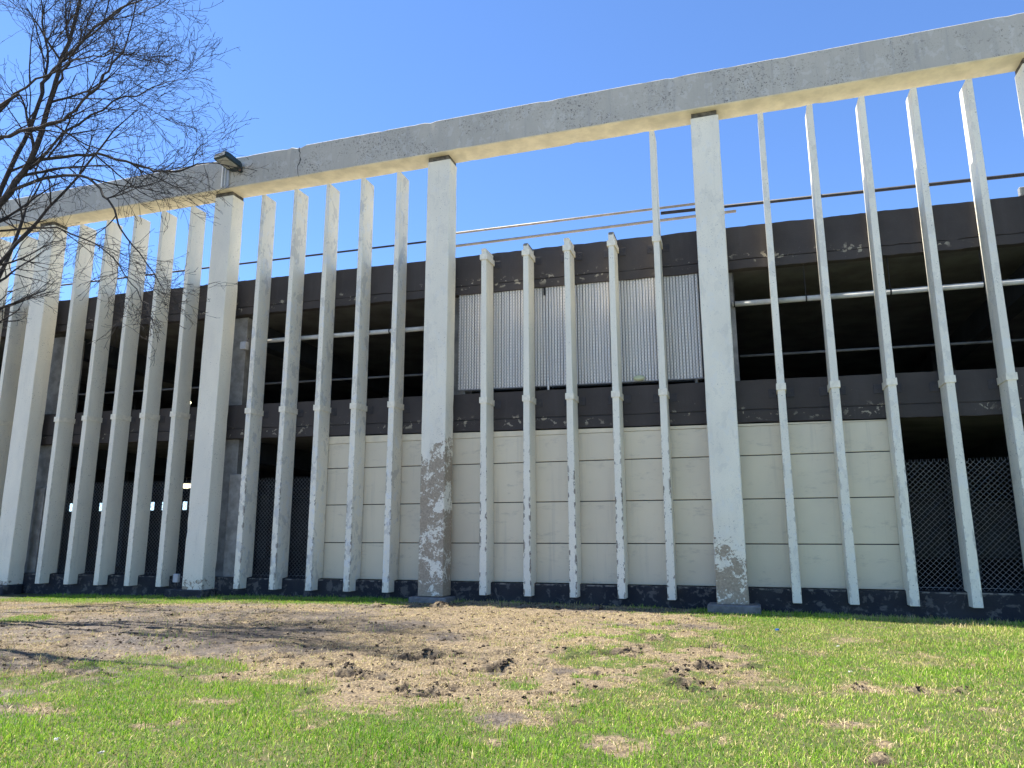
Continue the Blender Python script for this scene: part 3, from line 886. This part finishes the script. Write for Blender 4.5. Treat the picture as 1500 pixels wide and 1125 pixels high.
jbox('small grey junction box low beside the floodlight column foot', (5.86, .12, .26), (.075, .08, .10), [(0, -.03, -.1), (0, -.03, -.45)])
jbox('small grey junction box at the end of the white pipe', (6.95, .60, 6.0), (.085, .14, .10), [(.05, -.05, .1), (.05, 0, .22)])
rl = thing('roof_light', 'small square floodlight standing on the parapet at far right', 'floodlight', (24.3, .73, zs(7.71, 24.3)))
obj('housing', MB().box((-.02, -.05, .02), (.20, .05, .20)), M['grey_pipe'], rl, bevel=.01); obj('lens', MB().box((0, -.058, .04), (.18, -.05, .18)), M['lens'], rl)
obj('bracket', MB().box((.07, -.02, -.03), (.11, .02, .03)), M['dark_pipe'], rl)
for lab, loc in (('glowing oval ceiling lamp inside the upper parking level', (-1.55, 8.0, 6.26)), ('glowing oval ceiling lamp inside the ground parking level', (-1.15, 8.0, 3.06))):
    t_ = thing('ceiling_lamp', lab, 'lamp', loc, 'lit lamps inside the garage')
    bm = bmesh.new(); bmesh.ops.create_uvsphere(bm, u_segments=16, v_segments=8, radius=1)
    for v in bm.verts: v.co = Vector((v.co.x * .26, v.co.y * .20, v.co.z * .10))
    obj('diffuser', bm, M['tube'], t_, smooth=True)
    obj('stem', MB().tube([(0, 0, .08), (0, 0, .62)], .02, 6).tube([(0, 0, .07), (0, 0, .12)], .2, 12), M['grey_pipe'], t_)
sp = thing('standpipe', 'dark pipe with round end valve beside the second column', 'pipe', (.95, .92, 4.2))
obj('riser', MB().tube([(0, 0, -.6), (0, 0, .75)], .035, 10), M['dark_pipe'], sp)
obj('valve', MB().tube([(0, -.02, .75), (0, -.1, .75)], .075, 12), M['dark_pipe'], sp)

# litter
for nm, lab, cat, (x, y), mt, s in (('bottle_cap', 'tiny blue bottle cap on the lawn', 'bottle cap', (19.27, -2.52), 'blue', .03),
                                   ('paper_scrap', 'white paper scrap in the grass at lower left', 'paper', (14.11, -10.21), 'paper', .014),
                                   ('paper_scrap', 'white paper scrap on the lawn below the blue cap', 'paper', (19.97, -3.81), 'paper', .017),
                                   ('paper_scrap', 'white paper scrap beside the worn spot at right', 'paper', (19.9, -5.7), 'paper', .017),
                                   ('paper_scrap', 'white paper scrap nearest the bottom edge of the lawn', 'paper', (14.69, -10.37), 'paper', .014)):
    z = float(ground_z(np.array([x]), np.array([y]))[0][0])
    if nm == 'bottle_cap': q = obj(nm, MB().tube([(0, 0, 0), (0, 0, .02)], [s, s * .92], 14), M[mt], None, (x, y, z + .035))
    else:
        m = MB(); n = 5
        m.v = [((i - 2) * s * .5 + random.uniform(-.004, .004), (k - 2) * s * .5 + random.uniform(-.004, .004), random.uniform(0, .02)) for i in range(n) for k in range(n)]
        m.f = [(i * n + k, (i + 1) * n + k, (i + 1) * n + k + 1, i * n + k + 1) for i in range(n - 1) for k in range(n - 1)]
        q = obj(nm, m, M[mt], None, (x, y, z + .035))
    tag(q, lab, cat, 'litter on the lawn')

# ------------------------------------------------------------------ bare tree
TX, TY = 1.9, -4.6
tree = thing('bare_tree', 'bare leafless tree with dark spreading branches over the left bay', 'tree', (TX, TY, -.22))
TO = Vector((TX, TY, -.22)); trunk = MB(); crown = MB()
rt = random.Random(11)


def rv(s=1.0): return Vector((rt.gauss(0, s), rt.gauss(0, s), rt.gauss(0, s)))


def grow(p, d, L, r, lvl):
    n = {1: 9, 2: 7, 3: 5, 4: 4}[lvl]; pts = [p]; seg = L / n; zig = {1: .085, 2: .12, 3: .19, 4: .26}[lvl]
    for i in range(n):
        d = (d + rv(zig) + Vector((.018, 0, .012))).normalized()
        p = p + d * seg * rt.uniform(.8, 1.2); pts.append(p)
    end = {1: .35, 2: .35, 3: .45, 4: .5}[lvl]
    rad = [max(.0036, r * (1 - (1 - end) * i / n)) for i in range(n + 1)]
    crown.tube([q - TO for q in pts], rad, {1: 6, 2: 5, 3: 3, 4: 3}[lvl], False)
    if lvl < 4: sprout(pts, rad, lvl + 1, L)


def sprout(pts, rad, lvl, L, t0=.12):
    num = {1: 6, 2: 6, 3: 4, 4: 2}[lvl]
    for k in range(num):
        t_ = t0 + (1 - t0) * (k + rt.random()) / num
        i = min(int(t_ * (len(pts) - 1)), len(pts) - 2); f = t_ * (len(pts) - 1) - i
        p = pts[i].lerp(pts[i + 1], f); d = (pts[i + 1] - pts[i]).normalized()
        s = (rv() - d * 0); s = (s - d * s.dot(d)).normalized()
        a = R(rt.uniform(22, 52)); nd = d * math.cos(a) + s * math.sin(a)
        ln = {1: rt.uniform(1.1, 2.0), 2: rt.uniform(.7, 1.4), 3: rt.uniform(.35, .75), 4: rt.uniform(.10, .3)}[lvl] * (1.15 - .45 * t_)
        grow(p, nd, ln, min(rad[i] * .62, {1: .035, 2: .016, 3: .008, 4: .0048}[lvl]), lvl)


LIMBS = [  # limb centre lines: x, y, z and the radius at the start and end
    ([(2.0, -4.6, 2.9), (3.0, -4.6, 5.0), (4.05, -4.55, 6.9), (4.67, -4.5, 7.95), (5.35, -4.5, 8.85), (5.7, -4.55, 10.05), (5.97, -4.6, 10.95), (6.4, -4.7, 12.4)], .17, .03),
    ([(3.3, -4.6, 5.5), (3.95, -4.4, 7.4), (4.4, -4.2, 8.9), (4.75, -4.1, 10.2), (4.97, -4.1, 11.1), (5.5, -4.0, 11.7), (6.45, -3.9, 12.5)], .10, .025),
    ([(3.5, -4.7, 5.9), (3.9, -4.9, 7.6), (4.4, -5.0, 8.75), (5.5, -5.1, 9.05), (6.6, -5.2, 9.0), (7.4, -5.3, 9.1), (8.1, -5.4, 9.6), (8.5, -5.4, 10.0)], .085, .015),
    ([(3.4, -4.5, 5.8), (3.9, -4.2, 7.6), (4.5, -4.0, 9.0), (5.4, -3.8, 9.3), (6.4, -3.6, 9.2), (7.1, -3.4, 8.95), (7.8, -3.3, 8.8), (8.5, -3.2, 8.9)], .085, .015),
    ([(3.6, -4.6, 6.2), (4.4, -4.5, 7.9), (5.7, -4.5, 8.35), (6.95, -4.5, 8.2), (7.65, -4.6, 7.55), (8.1, -4.7, 7.0), (8.75, -4.8, 6.3)], .075, .012),
    ([(5.55, -4.5, 9.5), (5.9, -4.6, 10.4), (6.45, -4.8, 10.8), (7.5, -5.0, 11.1), (8.4, -5.2, 11.3)], .05, .012),
    ([(4.85, -4.1, 10.6), (4.7, -4.0, 11.6), (4.4, -4.0, 12.9)], .05, .02),
    ([(2.6, -4.6, 4.2), (2.4, -5.6, 6.2), (2.9, -6.6, 8.0), (3.9, -7.2, 9.4), (5.0, -7.6, 10.4)], .11, .02),
    ([(2.3, -4.6, 3.6), (2.0, -3.5, 5.8), (2.6, -2.7, 7.8), (3.6, -2.3, 9.4), (4.6, -2.1, 10.8)], .11, .02),
    ([(2.1, -4.6, 3.2), (.9, -4.8, 5.4), (.2, -5.0, 7.6), (-.2, -5.2, 10.0), (-.1, -5.2, 12.2)], .13, .03),
    ([(2.2, -4.6, 3.4), (2.3, -4.7, 6.0), (2.6, -4.8, 8.5), (2.9, -4.9, 11.0), (3.2, -4.9, 13.4)], .12, .025),
    ([(1.4, -4.7, 4.6), (-.2, -4.0, 6.4), (-1.8, -3.6, 7.8), (-3.2, -3.4, 8.8)], .09, .02),
    ([(4.5, -5.0, 8.8), (5.4, -5.2, 9.7), (6.5, -5.3, 10.0), (7.4, -5.3, 10.2), (8.2, -5.2, 10.2)], .05, .010),
    ([(5.2, -4.4, 8.7), (6.0, -4.1, 9.8), (7.0, -3.9, 10.3), (7.8, -3.8, 10.5)], .05, .010),
    ([(2.2, -4.9, 3.0), (3.2, -5.8, 4.8), (4.6, -6.5, 6.2), (6.0, -6.9, 7.2), (7.3, -7.1, 7.8)], .21, .06),
    ([(2.6, -5.3, 3.9), (3.6, -6.6, 5.0), (5.0, -7.6, 5.9), (6.6, -8.0, 6.4)], .17, .05),
    ([(2.0, -4.6, 3.4), (1.6, -3.0, 5.2), (1.4, -2.0, 7.4), (1.5, -1.6, 9.6)], .15, .035),
    ([(4.3, -4.5, 7.4), (5.2, -3.9, 7.6), (6.2, -3.5, 7.3), (6.9, -3.3, 6.6), (7.3, -3.2, 6.0)], .04, .008),
]
trunk.tube([Vector(p) - TO for p in ((1.75, -4.6, -.3), (1.85, -4.6, .0), (1.9, -4.6, .8), (1.95, -4.6, 2.0), (2.0, -4.6, 3.0))], [.30, .23, .19, .17, .14], 14)
for pts, r0, r1 in LIMBS:
    P = [Vector(p) for p in pts]; fine = []
    for i in range(len(P) - 1):          # smooth, slightly crooked limbs
        p0 = P[max(i - 1, 0)]; p1 = P[i]; p2 = P[i + 1]; p3 = P[min(i + 2, len(P) - 1)]
        for k in range(4):
            u = k / 4
            fine.append(.5 * ((2 * p1) + (p2 - p0) * u + (2 * p0 - 5 * p1 + 4 * p2 - p3) * u * u + (3 * p1 - p0 - 3 * p2 + p3) * u ** 3) + (rv(.022) if i + k else Vector()))
    fine.append(P[-1]); n = len(fine)
    r0 *= .66; rad = [r0 + (r1 - r0) * (i / (n - 1)) ** .7 for i in range(n)]
    trunk.tube([q - TO for q in fine], rad, 9)
    sprout(fine, rad, 1, 3.0, .30)
    d = (fine[-1] - fine[-2]).normalized()
    grow(fine[-1], d, 1.2, r1, 2)
obj('trunk', trunk, M['bark'], tree, smooth=True)
cr_ = obj('crown', crown, M['twig'], tree)

# ------------------------------------------------------------------ light, sky, camera
w = bpy.data.worlds.new('World'); sc.world = w; w.use_nodes = True
nt = w.node_tree; bg = nt.nodes['Background']
sky = nt.nodes.new('ShaderNodeTexSky'); sky.sky_type = 'NISHITA'; sky.sun_disc = False
sd = Vector((-math.cos(R(SUN_EL)) * math.cos(R(SUN_BACK)), math.cos(R(SUN_EL)) * math.sin(R(SUN_BACK)), math.sin(R(SUN_EL))))
sky.sun_elevation = R(SUN_EL); sky.sun_rotation = math.atan2(sd.x, sd.y)
sky.air_density = 0.72; sky.dust_density = 0.0; sky.ozone_density = 10.0; sky.altitude = 0
nt.links.new(sky.outputs[0], bg.inputs[0]); bg.inputs[1].default_value = .112
L = bpy.data.lights.new('sun', 'SUN'); L.energy = 5.0; L.angle = R(.53); L.color = (1, .95, .86)
so = bpy.data.objects.new('sun', L); COL.objects.link(so); so.location = (0, 0, 30)
so.rotation_euler = sd.to_track_quat('Z', 'Y').to_euler()

cd = bpy.data.cameras.new('camera'); cam = bpy.data.objects.new('camera', cd); COL.objects.link(cam)
yaw, pitch, roll = -0.31039, 0.20107, -0.0013
f = Vector((math.sin(yaw) * math.cos(pitch), math.cos(yaw) * math.cos(pitch), math.sin(pitch)))
r = Vector((math.cos(yaw), -math.sin(yaw), 0)); u = r.cross(f)
r2 = r * math.cos(roll) + u * math.sin(roll); u2 = -r * math.sin(roll) + u * math.cos(roll)
mw = Matrix((r2, u2, -f)).transposed().to_4x4(); mw.translation = Vector((18.990, -14.622, 1.308))
cam.matrix_world = mw
cd.sensor_width = 36; cd.lens = 36 * 1070.06 / 1500; cd.clip_end = 2000; cd.clip_start = .05
sc.camera = cam
sc.view_settings.view_transform = 'Standard'; sc.view_settings.look = 'None'
sc.view_settings.exposure = 1.5; sc.view_settings.gamma = 1
